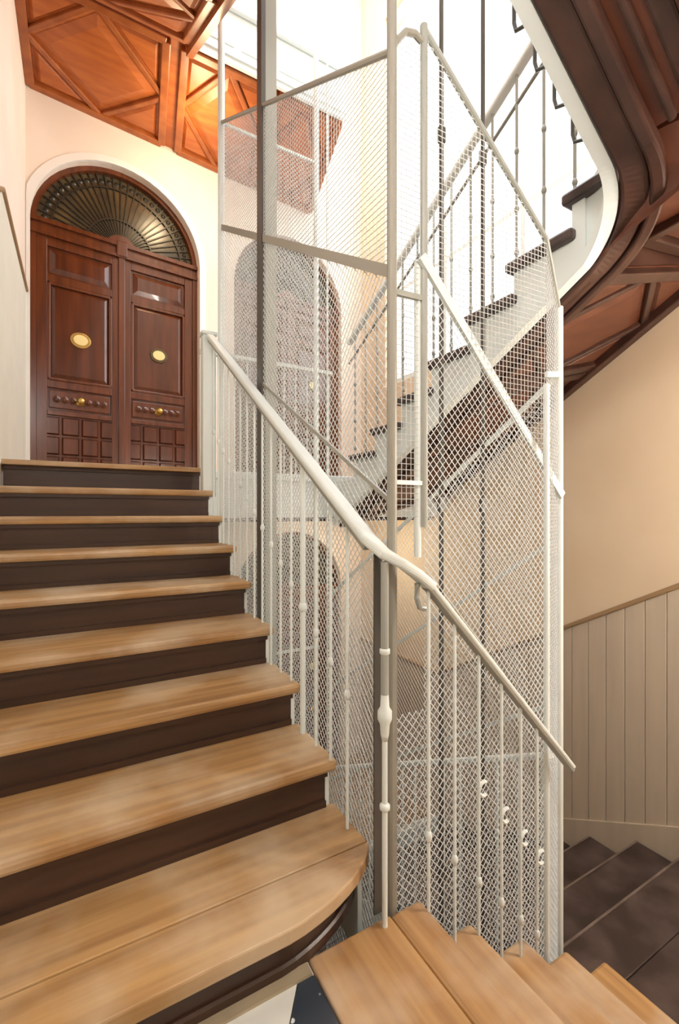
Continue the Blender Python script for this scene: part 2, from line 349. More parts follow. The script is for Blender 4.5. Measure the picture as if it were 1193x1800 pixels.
# door landing (thick slab) with boards
LY = 3.85
def landing(name, z, lab, y_left, ceil_mat):
    yf = y_left + 0.06
    poly = [(XL, yf), (0.80, yf), (0.80, LY), (XR, LY), (XR, 5.5), (XL, 5.1)]
    o = MB().prism([(x, y, z-0.34) for x, y in poly], (0, 0, 0.31)).build(name, 'white_plaster')
    struct(o, lab, 'floor')
    y = y_left
    k = 0
    while y < 5.3:
        x1 = 0.83 if y < LY-0.02 else XR
        MB().box(XL, x1, y + (0 if k else -0.03), y+0.146, z-0.032, z).build('floor_board', 'oak', o, bevel=0.004)
        y += 0.15; k += 1
    # fascia towards the well
    MB().box(0.80, XR, LY-0.03, LY, z-0.375, z+0.02).build('fascia', 'white', o)
    MB().box(0.86, XR, LY-0.06, LY-0.03, z-0.05, z+0.02).build('cornice', 'white', o, bevel=0.01)
    return o
landing('floor', L1, 'oak boarded landing floor in front of the arched door', 3.45, None)
landing('floor', L1-UP, 'lower landing floor one storey down behind the cage', 3.45, None)
o = MB().box(XL, XR, YN, 5.4, ZB-0.1, ZB).build('floor', 'grey_floor'); struct(o, 'grey floor at the bottom of the stairwell under the cage', 'floor')

# ------------------------------------------------------------------ stairs
NOS = 0.035
def tread_box(x0, x1, y0, y1, z, m, parent, th=0.042):
    return MB().box(x0, x1, y0, y1, z-th, z).build('tread', m, parent, bevel=0.014)
UK = [1.08, 1.44, 1.75, 2.05, 2.38, 2.65, 2.91, 3.18, 3.45]
def left_flight(dz, label, bottom=True):
    f = empty('stair_flight', (0.2, 1.2, dz), label, 'stairs')
    xe = 0.815
    for k in range(1, 9):
        z = dz + 0.175*k; y = UK[k-1]; yn = UK[k]
        if k == 1 and bottom:
            # bullnosed bottom step made of two boards
            def outline(off, x_end, yb):
                pts = [(XL+0.01, y+off), (0.47, y+off)]
                for i in range(1, 11):
                    t = math.radians(90*i/10); q_ = i/10; pts.append((0.47 + (x_end-0.47)*(1-(1-q_)**1.35), y+off + 0.155*q_**1.55))
                return pts
            ys = y + 0.165
            o1 = outline(0, xe, 0); front = [p for p in o1 if p[1] <= ys] + [(xe, ys), (XL, ys)] if o1[-1][1] < ys else None
            pts = [p for p in o1 if p[1] < ys] + [(xe-0.003, ys), (XL+0.01, ys)]
            MB().prism([(a, b_, z-0.042) for a, b_ in pts], (0, 0, 0.042)).build('tread', 'oak', f, bevel=0.010)
            MB().box(XL+0.01, xe, ys+0.003, yn+NOS, z-0.042, z).build('tread', 'oak', f, bevel=0.004)
            inner = outline(0.062, xe-NOS, 0) + [(xe-NOS, yn+0.02)]
            mb = MB()
            for (a, b_), (c, d) in zip(inner, inner[1:]): mb.hexa([(a,b_,dz),(c,d,dz),(c,d+0.02,dz),(a,b_+0.02,dz)], [(a,b_,z-0.042),(c,d,z-0.042),(c,d+0.02,z-0.042),(a,b_+0.02,z-0.042)])
            mb.build('riser', 'riser', f)
            inner2 = outline(0.056, xe-NOS+0.007, 0); mb = MB()
            mb.sweep([(a, b_, dz+0.02) for a, b_ in inner2], [(-0.006,-0.02),(0.006,-0.02),(0.006,0.008),(0.0,0.014),(-0.006,0.014)]).build('base_moulding', 'riser', f)
            MB().box(XL+0.01, 0.545, y+0.022, y+0.056, dz, dz+0.008).build('plinth', 'stone', f)
            continue
        tread_box(XL+0.01, xe, y, yn+NOS, z, 'oak', f)
        MB().box(XL+0.01, xe-NOS, y+NOS, y+NOS+0.02, z-0.175, z-0.04).build('riser', 'riser', f)
        MB().box(XL+0.01, xe-NOS+0.004, y+NOS-0.016, y+NOS, z-0.062, z-0.042).build('cove_moulding', 'riser', f)
        MB().box(XL+0.01, xe-NOS, y+NOS-0.012, y+NOS, z-0.175, z-0.152).build('foot_moulding', 'riser', f)
    z = dz + L1
    MB().box(XL+0.01, xe-NOS, UK[8]+NOS, UK[8]+NOS+0.02, z-0.175, z-0.03).build('riser', 'riser', f)
    MB().box(XL+0.01, xe-NOS+0.004, UK[8]+NOS-0.016, UK[8]+NOS, z-0.055, z-0.035).build('cove_moulding', 'riser', f)
    # cut string on the well side
    pts = [(UK[0]+0.17, dz)]
    for k in range(1, 9): pts += [(UK[k-1]+NOS+(0.14 if k == 1 else 0), dz+0.175*k-0.04), (UK[k]+NOS, dz+0.175*k-0.04)]
    pts += [(UK[8]+NOS, dz+L1-0.04), (UK[8]+0.1, dz+L1-0.04), (UK[8]+0.1, dz+L1-0.36), (UK[1]+0.05, dz-0.14), (UK[0]+0.17, dz-0.2)]
    MB().prism([(0.782, a, b_) for a, b_ in pts], (0.016, 0, 0)).build('string', 'white', f)
    # underside
    MB().hexa([(XL+0.01,UK[1],dz-0.16),(0.782,UK[1],dz-0.16),(0.782,UK[8]+0.08,dz+L1-0.36),(XL+0.01,UK[8]+0.08,dz+L1-0.36)], [(XL+0.01,UK[1],dz-0.14),(0.782,UK[1],dz-0.14),(0.782,UK[8]+0.08,dz+L1-0.34),(XL+0.01,UK[8]+0.08,dz+L1-0.34)]).build('underside', 'soffit_shaded', f)
    return f
left_flight(0, 'oak treads with dark risers rising on the left to the arched door')
left_flight(-UP, 'lower storey flight of stairs glimpsed through the cage mesh')

# near flight, oak, going down to the right
nf = empty('stair_flight', (0.8, 0.6, 0), 'short flight of oak treads descending to the right in front of the cage', 'stairs')
NX = [0.955, 1.18, 1.45, 1.715, 1.985]; YE = 1.15
MB().box(0.556, 0.835, YN+0.005, YE, -0.05, 0.0).build('tread', 'oak_y', nf, bevel=0.006)
MB().box(0.838, NX[0], YN+0.005, YE, -0.05, 0.0).build('tread', 'oak_y', nf, bevel=0.012)
for i in range(5):
    z = -0.175*i
    if i: tread_box(NX[i-1]-NOS-0.02, NX[i] + 0.0, YN+0.005, YE, z, 'oak_y', nf)
    MB().box(NX[i]-NOS-0.02, NX[i]-NOS, YN+0.005, YE-NOS, z-0.175, z-0.04).build('riser', 'riser', nf)
mb = MB().hexa([(0.80,YE-0.035,-0.42),(NX[4]-NOS,YE-0.035,-1.15),(NX[4]-NOS,YE-0.015,-1.15),(0.80,YE-0.015,-0.42)], [(0.80,YE-0.035,-0.045),(NX[4]-NOS,YE-0.035,-0.80),(NX[4]-NOS,YE-0.015,-0.80),(0.80,YE-0.015,-0.045)])
mb.build('string', 'grey', nf)
MB().hexa([(0.55,YN+0.005,-0.24),(0.9,YN+0.005,-0.24),(0.9,YE-0.04,-0.24),(0.55,YE-0.04,-0.24)],[(0.55,YN+0.005,-0.05),(0.9,YN+0.005,-0.05),(0.9,YE-0.04,-0.05),(0.55,YE-0.04,-0.05)]).build('landing_beam', 'riser', nf)

# right flight, dark, going down away from the viewer
def right_flight(dz, label, x0, dark, inner_only=False):
    f = empty('stair_flight', (2.5, 1.4, dz-0.875), label, 'stairs')
    x1 = XR - 0.03 if not inner_only else x0 + 0.42
    ys = [1.40 + 0.34*i for i in range(7)]
    if not inner_only:
        for i in range(7):
            q0 = YN + (ys[0]-YN)*i/7; q1 = YN + (ys[0]-YN)*(i+1)/7
            MB().box(1.955 if q1 < 1.16 else x0, x1, q0+0.001, q1-0.001, dz-0.875-0.042, dz-0.875).build('tread', dark, f, bevel=0.006)
    for i in range(7):
        z = dz - 0.875 - 0.175*i
        if i: tread_box(x0, x1, ys[i-1]-NOS-0.02, ys[i], z, dark, f, th=0.055 if inner_only else 0.042)
        elif inner_only: tread_box(x0, x1, 1.16, ys[0], z, dark, f, th=0.055)
        if not inner_only: MB().box(x0+0.01, x1-0.01, ys[i]-0.016, ys[i]-0.004, z-0.004, z+0.003).build('nosing_highlight', 'edge_highlight', f)  # light strip painted in as the edge highlight
        MB().box(x0+(0.075 if inner_only else 0.02), x1, ys[i]-NOS-0.02, ys[i]-NOS, z-0.175, z-0.04).build('riser', 'riser', f)
    return f, ys
rf, RY = right_flight(0, 'dark worn treads descending away beside the panelled right wall', 2.0, 'dark')
# its cut string on the well side
mb = MB().hexa([(2.0,1.2,-1.25),(2.0,3.5,-2.43),(2.02,3.5,-2.43),(2.02,1.2,-1.25)], [(2.0,1.2,-0.92),(2.0,3.5,-2.10),(2.02,3.5,-2.10),(2.02,1.2,-0.92)]); mb.build('string', 'white', rf)
uf, _ = right_flight(UP, 'upper flight of dark tread ends above a curved white string', 2.045, 'dark', inner_only=True)
# curved white string of the upper flight
def upper_path():
    pts = []
    for i in range(13): y = 3.75 - (3.75-1.30)*i/12; pts.append((2.10, y, 2.366 + (1.435-y)*0.53))
    for i in range(1, 25):
        t = math.radians(90*i/24); pts.append((1.90 + 0.2*math.cos(t), 1.30 - 0.2*math.sin(t), 2.437 + (2.72-2.437)*(i/24)))
    for i in range(1, 9): x = 1.90 - 1.05*i/8; pts.append((x, 1.10, 2.72 + 0.76*(1.90-x)))
    return pts
UPATH = upper_path()
def strip(pts, prof): return MB().sweep(pts, prof, level=True)
# side of travel: a = d x up ; travelling -Y, a = -X (towards the well) ; negative a is under the flight
# stepped string: plate with the step profile along the straight part
pts = []
for i in range(7): pts += [(RY[i]-NOS, UP-0.875-0.175*i-0.042), (RY[i]-NOS, UP-0.875-0.175*(i+1)-0.042)]
pts = [(1.30, UP-0.875-0.042)] + pts + [(3.75, UP-0.875-0.175*7-0.042), (3.75, 2.366+(1.435-3.75)*0.53), (1.30, 2.437)]
MB().prism([(2.085, a, b_) for a, b_ in pts], (0.03, 0, 0)).build('string', 'white', uf)
cp = UPATH[12:37]; mb = MB(); k = len(cp)
for (a, b_) in zip(cp, cp[1:]):
    mb.hexa([(a[0],a[1],a[2]),(b_[0],b_[1],b_[2]),(b_[0]+0.012,b_[1]-0.02,b_[2]),(a[0]+0.02,a[1]-0.012,a[2])], [(a[0],a[1],a[2]+0.36),(b_[0],b_[1],b_[2]+0.36),(b_[0]+0.012,b_[1]-0.02,b_[2]+0.36),(a[0]+0.02,a[1]-0.012,a[2]+0.36)])
mb.build('curved_string', 'white', uf)
cp = UPATH[36:]; a, b_ = cp[0], cp[-1]
MB().hexa([(a[0],1.08,a[2]),(b_[0],1.08,b_[2]),(b_[0],1.11,b_[2]),(a[0],1.11,a[2])], [(a[0],1.08,a[2]+0.36),(b_[0],1.08,b_[2]+0.36),(b_[0],1.11,b_[2]+0.36),(a[0],1.11,a[2]+0.36)]).build('string', 'white', uf)
strip(UPATH, [(-0.025,-0.02),(0.03,-0.02),(0.03,0.05),(-0.025,0.05)]).build('string_edge', 'white', uf)

# ------------------------------------------------------------------ panelled soffits
def lerp(a, b_, t): return V3(a) + (V3(b_) - V3(a)) * t
def patch_fn(P00, P10, P11, P01): return lambda s, t: lerp(lerp(P00, P10, s), lerp(P01, P11, s), t)
def soffit(name, P00, P10, P11, P01, bays_s, bays_t, label, pm, bm_, th=0.08, w=0.07, diamonds=True):
    F = patch_fn(P00, P10, P11, P01)
    n = (V3(P10)-V3(P00)).cross(V3(P01)-V3(P00)).normalized()
    if n.z > 0: n = -n
    q = [V3(P00), V3(P10), V3(P11), V3(P01)]
    o = MB().hexa([p - n*0.002 for p in q], [p - n*th for p in q]).build(name, pm); struct(o, label, 'ceiling')
    def bar(a, b_, ww, hh, nm='moulding'):
        pa, pb = F(*a), F(*b_)
        MB().bar(pa + n*hh*0.35, pb + n*hh*0.35, ww, hh, up=n).build(nm, bm_, o, bevel=0.008)
    def panel(pts, hh=0.022, ins=0.22):
        c = sum((F(*p) for p in pts), V3()) / len(pts)
        base = [lerp(F(*p), c, ins) for p in pts]; top = [lerp(F(*p), c, ins + 0.18) + n*hh for p in pts]
        k = len(pts); MB().add(base + top, [tuple(range(k)), tuple(range(k, 2*k))] + [(i, (i+1) % k, k+(i+1) % k, k+i) for i in range(k)]).build('panel', pm, o)
    for i, (s0, s1) in enumerate(bays_s):
        for j, (t0, t1) in enumerate(bays_t):
            bar((s0,t0),(s1,t0), w, 0.05, 'beam'); bar((s0,t1),(s1,t1), w, 0.05, 'beam'); bar((s0,t0),(s0,t1), w, 0.052, 'beam'); bar((s1,t0),(s1,t1), w, 0.052, 'beam')
            sm, tm = (s0+s1)/2, (t0+t1)/2
            if diamonds:
                d = [(sm,t0),(s1,tm),(sm,t1),(s0,tm)]
                for a in range(4): bar(d[a], d[(a+1) % 4], w*0.62, 0.034)
                panel(d, ins=0.14)
                for cs, ct, e, f_ in ((s0,t0,(sm,t0),(s0,tm)), (s1,t0,(s1,tm),(sm,t0)), (s1,t1,(sm,t1),(s1,tm)), (s0,t1,(s0,tm),(sm,t1))): panel([(cs,ct), e, f_], ins=0.3)
            else: panel([(s0,t0),(s1,t0),(s1,t1),(s0,t1)], ins=0.12)
    return o
# upper landing above the door: level, bays separated by a double beam
ZS = 5.10
c1 = soffit('ceiling', (XL, LY, ZS), (2.25, LY, ZS), (2.6, 5.27, ZS), (XL, 4.93, ZS), ((0.012, 0.385), (0.44, 0.72), (0.75, 0.985)), ((0.04, 0.97),), 'orange panelled wooden ceiling with lozenges over the door landing', 'soffit', 'soffit_lit_bar')
o = MB().prism([(XL, LY, ZS+0.09), (2.25, LY, ZS+0.09), (2.6, 5.27, ZS+0.09), (XL, 4.93, ZS+0.09)], (0, 0, 0.30)).build('upper_landing_slab', 'white_plaster', c1)
MB().box(0.81, 2.25, LY-0.03, LY, ZS-0.03, ZS+0.46).build('fascia', 'white', c1); MB().box(0.81, 2.25, LY-0.075, LY-0.03, ZS+0.40, ZS+0.47).build('cornice', 'white', c1, bevel=0.015); MB().box(0.81, 2.25, LY-0.045, LY-0.03, ZS+0.02, ZS+0.06).build('cornice', 'white', c1)
for i in range(4):
    MB().box(0.87+i*0.34, 1.15+i*0.34, LY-0.04, LY-0.03, ZS+0.11, ZS+0.34).build('fascia_panel', 'white', c1, bevel=0.01)
# left flight one storey up
YU = 1.17
c2 = soffit('ceiling', (XL, LY, ZS), (0.81, LY, ZS), (0.81, YU, ZS-0.57*(LY-YU)), (XL, YU, ZS-0.57*(LY-YU)), ((0.03, 0.95),), ((0.03, 0.34), (0.36, 0.66), (0.68, 0.98)), 'sloping panelled underside of the flight above the left stairs', 'soffit', 'soffit_lit_bar')
MB().bar((0.80, LY, ZS+0.10), (0.80, YU, ZS+0.10-0.57*(LY-YU)), 0.05, 0.34).build('string', 'soffit_lit_bar', c2)
# near landing, near flight, quarter landing and right flight one storey up
soffit('ceiling', (XL, YN, 3.52), (0.85, YN, 3.52), (0.85, YU, 3.52), (XL, YU, 3.52), ((0.02, 0.98),), ((0.03, 0.97),), 'panelled wooden ceiling over the near landing', 'soffit_shaded', 'soffit_shaded_bar')
c4 = soffit('ceiling', (1.90, 1.075, 2.725), (1.97, YN, 2.667), (0.85, YN, 3.518), (0.85, 1.10, 3.518), ((0.27, 0.98),), ((0.03, 0.97),), 'shaded brown sloping soffit over the viewer, seen at the top right', 'soffit_shaded', 'soffit_shaded_bar')
c5 = soffit('ceiling', (2.14, 1.30, 2.62), (XR, 1.30, 2.80), (XR, YN, 2.80), (1.97, YN, 2.665), ((0.30, 0.985),), ((0.03, 0.5), (0.53, 0.97)), 'shaded panelled ceiling over the quarter landing at the right', 'soffit_shaded', 'soffit_shaded_bar')
c6 = soffit('ceiling', (2.14, 1.30, 2.437), (XR, 1.30, 2.80), (XR, 3.80, 1.425), (2.14, 3.80, 1.113), ((0.05, 0.975),), ((0.02, 0.30), (0.33, 0.63), (0.66, 0.97)), 'shaded panelled sloping soffit of the upper flight beside the right wall', 'soffit_shaded', 'soffit_shaded_bar')
# broad shaded mouldings that follow the curved string from below
def offset_path(d, dz):
    r_ = []
    for i, p in enumerate(UPATH):
        a = V3(UPATH[min(i+1, len(UPATH)-1)]) - V3(UPATH[max(i-1, 0)]); a.z = 0; a.normalize(); side = V3((-a.y, a.x, 0))
        r_.append(V3(p) + side*d + V3((0, 0, dz)))
    return r_
for d, wd, dz, ht in ((0.085, 0.10, -0.01, 0.05), (0.165, 0.055, -0.02, 0.07), (0.25, 0.03, 0.0, 0.05), (0.33, 0.07, 0.01, 0.04)):
    pp = offset_path(d, dz); pp = pp if d < 0.2 else pp[36:]
    MB().sweep(pp, rounded(wd, ht, 0.012, 2), level=True).build('curved_moulding', 'soffit_shaded_bar', c4)
# fan of wood closing the corner behind the curved string
fan_a = [V3((2.13, 1.32, 2.43))] + offset_path(0.03, 0.012)[12:37]; hub = V3((2.06, 0.4, 2.70)); mb = MB()
for a, b_ in zip(fan_a, fan_a[1:]): mb.prism([a, b_, hub], (0, 0, 0.03))
mb.build('corner_panel', 'soffit_shaded', c4)
MB().hexa([(2.12,1.298,2.425),(XR,1.298,2.795),(XR,1.32,2.795),(2.12,1.32,2.425)], [(2.12,1.298,2.66),(XR,1.298,2.83),(XR,1.32,2.83),(2.12,1.32,2.66)]).build('fascia', 'soffit_shaded_bar', c5)
# beam along the right wall under the soffit
MB().bar((XR-0.035, 1.30, 2.76), (XR-0.035, 3.8, 1.385), 0.07, 0.10).build('wall_beam', 'soffit_shaded_bar', c6, bevel=0.01)
MB().bar((XR-0.035, 1.30, 2.74), (XR-0.035, YN, 2.74), 0.07, 0.10).build('wall_beam', 'soffit_shaded_bar', c5, bevel=0.01)
# underside of the door landing and of the lower one
soffit('ceiling', (0.86, LY, 1.205), (XR, LY, 1.205), (XR, 5.33, 1.205), (0.86, 5.08, 1.205), ((0.02, 0.48), (0.52, 0.98)), ((0.04, 0.96),), 'shaded wood underside of the door landing behind the cage', 'soffit_shaded', 'soffit_shaded_bar', th=0.03)

# ------------------------------------------------------------------ wall panelling
# right wall: boards under a raked rail
DS = 0.556
def dado_z(y): return 0.764 + (1.49 - y)*DS if y > 1.3 else 0.764 + (1.49-1.3)*DS
def nose_z(y): return (-0.875 - (y-1.40)*0.515) if y > 1.40 else -0.875
y = 1.02; k = 0
while y < 5.25:
    y1 = y + 0.131
    zb = max(nose_z(y), nose_z(y1)) + 0.08 if y < 3.4 else L1-UP
    zb0 = nose_z(min(y, 3.79)) + 0.05 ; zb1 = nose_z(min(y1, 3.79)) + 0.05
    d = 0.012
    zt0, zt1 = dado_z(min(y, 3.79)), dado_z(min(y1, 3.79))
    MB().hexa([(XR-d,y,zb0),(XR,y,zb0),(XR,y1,zb1),(XR-d,y1,zb1)], [(XR-d,y,zt0),(XR,y,zt0),(XR,y1,zt1),(XR-d,y1,zt1)]).build('board', 'dado', wall_right, bevel=0.003)
    y += 0.135; k += 1
mb = MB().sweep([(XR-0.012, YN, dado_z(0)), (XR-0.012, 1.3, dado_z(1.3)), (XR-0.012, 3.79, dado_z(3.79)), (XR-0.012, 5.35, dado_z(3.79))], rounded(0.05, 0.032, 0.01, 2))
struct(mb.build('trim_1', 'dado_rail'), 'thin brown raked dado rail on the right wall', 'rail')
mb = MB(); b_ = 0.11
q = [(1.40, nose_z(1.40)), (3.44, nose_z(3.44))]
mb.hexa([(XR-0.024,1.40,-1.10),(XR,1.40,-1.10),(XR,3.44,-2.15),(XR-0.024,3.44,-2.15)], [(XR-0.024,1.40,q[0][1]+b_),(XR,1.40,q[0][1]+b_),(XR,3.44,q[1][1]+b_),(XR-0.024,3.44,q[1][1]+b_)])
mb.box(XR-0.024, XR, YN, 1.40, -0.875, -0.875+b_)
mb.box(XR-0.024, XR, 3.44, 5.3, L1-UP, L1-UP+b_)
struct(mb.build('baseboard_right', 'dado', bevel=0.004), 'tan raked skirting board above the dark treads', 'baseboard')
# left wall: painted dado following the stairs
DZ = 3.23
mb = MB().prism([(XL, 4.92, L1), (XL, 3.45, L1), (XL, 1.1, 0.2), (XL, YN, 0.0), (XL, YN, 1.65), (XL, 1.1, 1.85), (XL, 3.45, DZ), (XL, 4.92, DZ)], (0.008, 0, 0)); mb.build('dado_panel', 'dado_white', wall_left)
mb = MB().sweep([(XL+0.01, 4.92, DZ), (XL+0.01, 3.45, DZ), (XL+0.01, 1.1, 1.85), (XL+0.01, YN, 1.65)], rounded(0.03, 0.03, 0.008, 2)); struct(mb.build('trim_2', 'dado_rail'), 'slim dado rail on the left wall beside the arched door', 'rail')

# ------------------------------------------------------------------ the lift cage
cage = empty('lift_cage', (1.28, 2.2, ZB), 'white wire mesh lift cage standing in the stairwell', 'lift shaft')
CX0, CX1, CY0, CY1 = 0.86, 1.62, 1.17, 3.17
DX, FX, FY = 0.99, 1.62, 1.26
FX2 = 1.83; GX = 1.70
def post(x, y, z0, z1, r, m, n=12, nm='post'): return MB().tube([(x, y, z0), (x, y, z1)], r, n).build(nm, m, cage, smooth=False)
post(CX0, CY0, ZB, ZT, 0.016, 'taupe'); post(CX0-0.0, CY1, ZB, ZT, 0.024, 'white'); post(FX2, FY, ZB, 2.15, 0.018, 'white')
post(FX, CY0, ZB, 1.76, 0.013, 'white'); post(DX, CY0, 1.2, 2.86, 0.013, 'grey'); post(DX-0.018, CY0+0.01, 1.1, 2.08, 0.012, 'white')
post(1.60, CY1, ZB, 5.2, 0.020, 'white'); post(GX, CY1+0.0, ZB, 4.9, 0.008, 'white')
# near-left corner: angle behind the mesh, backlit darkness put into its colour
MB().box(0.793, 0.822, CY0, CY0+0.006, 0.0, 1.12).build('corner_plate', 'steel_shaded', cage)
# guide column on the left face: shadowed side put into a dark web, pale flange
gc = MB().box(CX0-0.012, CX0+0.012, 2.33, 2.40, ZB, ZT).build('guide_column', 'steel_shaded', cage)
MB().box(CX0+0.012, CX0+0.085, 2.355, 2.40, ZB, ZT).build('flange', 'grey', gc)
def zl(y, z0, sl=0.63): return z0 + sl*(y-CY0)
def rail(p, q, w, h, m, nm='rail'): return MB().bar(p, q, w, h).build(nm, m, cage)
# left face rails
MB().tube([(CX0, CY1, zl(CY1, 2.71)), (CX0, CY0, 2.71), (CX0+0.02, CY0-0.003, 2.755), (CX0+0.05, CY0-0.004, 2.795), (CX0+0.09, CY0-0.003, 2.81), (DX, CY0, 2.80)], 0.011, 8).build('rail', 'taupe', cage)
rail((CX0, CY1, zl(CY1, 2.01, 0.615)), (CX0, CY0, 2.01), 0.012, 0.036, 'taupe')
rail((CX0, 2.35, 1.95), (CX0, CY0, 1.28), 0.010, 0.014, 'taupe')
rail((CX0, CY0, 1.95), (DX, CY0, 1.955), 0.012, 0.018, 'grey'); rail((CX0, CY0, 1.345), (DX, CY0, 1.345), 0.012, 0.014, 'white')
# near face rails
MB().tube([(DX, CY0, 2.85), (FX, CY0, 2.34), (FX2, FY, 2.14)], 0.011, 8).build('rail', 'grey', cage)
rail((DX-0.02, CY0-0.012, 2.085), (FX2-0.02, FY-0.03, 1.32), 0.014, 0.036, 'white')
# right face rails
for z_, h_ in ((1.855, 0.022), (1.136, 0.016), (0.417, 0.016)): rail((FX2, FY, z_), (GX, CY1, z_-1.285), 0.010, h_, 'white')
rail((FX, CY0, 1.80), (FX2, FY, 1.855), 0.012, 0.022, 'white')
rail((CX0, CY1, 3.97), (1.60, CY1, 3.97), 0.014, 0.02, 'white'); rail((CX0, CY1, 0.2), (1.60, CY1, 0.2), 0.012, 0.02, 'white')
def clip_line(poly, p, d):
    t0, t1 = -1e9, 1e9
    k = len(poly)
    for i in range(k):
        a, b_ = poly[i], poly[(i+1) % k]
        nx, ny_ = -(b_[1]-a[1]), b_[0]-a[0]
        den = nx*d[0] + ny_*d[1]; num = nx*(a[0]-p[0]) + ny_*(a[1]-p[1])
        if abs(den) < 1e-9:
            if num > 0: return None
            continue
        t = num/den
        if den > 0: t0 = max(t0, t)
        else: t1 = min(t1, t)
    return (t0, t1) if t1 - t0 > 1e-4 else None
def wire_panel(o3, e3, poly, angles, pitch, r):
    o3, e3 = V3(o3), V3(e3).normalized(); mb = MB()
    for ang in angles:
        d = (math.cos(math.radians(ang)), math.sin(math.radians(ang))); nn = (-d[1], d[0])
        pr = [p[0]*nn[0] + p[1]*nn[1] for p in poly]
        k = math.ceil(min(pr)/pitch)
        while k*pitch <= max(pr):
            p = (nn[0]*k*pitch, nn[1]*k*pitch); c = clip_line(poly, p, d)
            if c:
                a = (p[0]+d[0]*c[0], p[1]+d[1]*c[0]); b_ = (p[0]+d[0]*c[1], p[1]+d[1]*c[1])
                mb.wire(o3 + e3*a[0] + V3((0,0,a[1])), o3 + e3*b_[0] + V3((0,0,b_[1])), r)
            k += 1
    o = mb.build('wire_mesh', 'wire', cage); o['kind'] = 'stuff'; return o
DI = (48, -48); SQ = (0, 90)
LW = CY1 - CY0; ZM = -3.0
wire_panel((CX0, CY0, 0), (0,1,0), [(0,2.02),(LW,zl(CY1,2.02,0.615)),(LW,zl(CY1,2.70)),(0,2.70)], (3, 90), 0.021, 0.0015)
wire_panel((CX0, CY0, 0), (0,1,0), [(0,ZM),(LW,ZM),(LW,zl(CY1,2.0,0.615)),(0,2.0)], DI, 0.022, 0.0017)
wire_panel((CX0, CY0, 0), (1,0,0), [(0,1.23),(DX-CX0,1.23),(DX-CX0,2.80),(0,2.74)], SQ, 0.019, 0.0014)
wire_panel((DX, CY0, 0), (1,0,0), [(0,2.08),(FX-DX,1.45),(FX-DX,2.34),(0,2.84)], (2, 90), 0.02, 0.0013)
wire_panel((DX, CY0, 0), (1,0,0), [(0,ZM),(FX-DX,ZM),(FX-DX,1.44),(0,2.07)], DI, 0.0205, 0.0016)
wire_panel((CX0, CY0, 0), (1,0,0), [(0,ZM),(DX-CX0,ZM),(DX-CX0,0.60),(0,0.60)], DI, 0.0205, 0.0016)
fe = V3((FX2-FX, FY-CY0, 0)); fl_ = fe.length
wire_panel((FX, CY0, 0), fe, [(0,ZM),(fl_,ZM),(fl_,2.13),(0,2.33)], DI, 0.0205, 0.0016)
re_ = V3((GX-FX2, CY1-FY, 0)); RW = re_.length
wire_panel((FX2, FY, 0), re_, [(0,ZM),(RW,ZM),(RW,0.57),(0,1.85)], DI, 0.024, 0.0015)
wire_panel((CX0, CY1, 0), (1,0,0), [(0,ZM),(1.6-CX0,ZM),(1.6-CX0,3.97),(0,3.97)], DI, 0.022, 0.0018)
# counterweight guide rails inside the cage
def guide(x, y, lab):
    g = empty('guide_rail', (x, y, ZB), lab, 'guide rail', 'vertical guide rails inside the cage')
    MB().tube([(x, y, ZB), (x, y, ZT)], 0.0095, 8).build('rail', 'cable', g)
    for i in range(8): MB().box(x-0.014, x+0.014, y-0.01, y+0.01, ZB+0.5+i*1.5, ZB+0.56+i*1.5).build('clip', 'cable', g)
guide(1.276, 1.40, 'slim vertical steel guide rail nearer the corner post inside the cage')
guide(1.513, 1.40, 'slim vertical steel guide rail nearer the right end of the cage')

# ------------------------------------------------------------------ balustrades
def baluster(x, y, z0, z1, m, parent, collars=(), r=0.0075, scroll=None):
    b_ = MB().tube([(x, y, z0), (x, y, z1)], r, 8).build('baluster', m, parent)
    for z in collars:
        MB().lathe([(r, -0.018), (max(r*1.4, 0.009), -0.012), (max(r*1.7, 0.012), 0), (max(r*1.4, 0.009), 0.012), (r, 0.018)], (x, y, z), 8).build('collar', m, b_, smooth=True)
    if scroll is not None:
        MB().tube([(x + 0.020 + 0.02*math.cos(math.radians(a)), y-0.002, scroll + 0.024*math.sin(math.radians(a))) for a in range(60, 330, 30)], 0.0065, 6).build('scroll', 'white', b_)
    return b_
bal = empty('stair_balustrade', (0.79, 1.1, 0), 'white balustrade whose broad handrail falls from the newel and bends round the cage corner', 'balustrade')
HX = 0.79
def hz(y): return 1.137 + 0.655*(y-1.157)
path = [(HX, 3.19, hz(3.19))] + [(HX, 3.19 - (3.19-1.20)*i/6, hz(3.19 - (3.19-1.20)*i/6)) for i in range(1, 7)]
path += [(HX+0.02, 1.14, 1.122), (HX+0.06, 1.11, 1.095), (HX+0.11, 1.10, 1.06), (0.955, 1.10, 1.018)]
MB().sweep(path, rounded(0.055, 0.032, 0.012, 3)).build('handrail', 'white', bal)
path2 = [(0.94, 1.10, 1.03)] + [(0.955 + 0.715*i/5, 1.10, 1.018 - 0.76*i/5) for i in range(6)]
hr = MB().sweep(path2, rounded(0.042, 0.016, 0.006, 2)).build('handrail', 'white', bal)
MB().sweep([(x, y, z-0.014) for x, y, z in path2], rounded(0.036, 0.016, 0.004, 2)).build('under_rail', 'taupe', hr)
MB().bar((HX, 3.19, hz(3.19)-0.026), (HX, 1.2, hz(1.2)-0.026), 0.03, 0.022).build('under_rail', 'grey', bal)
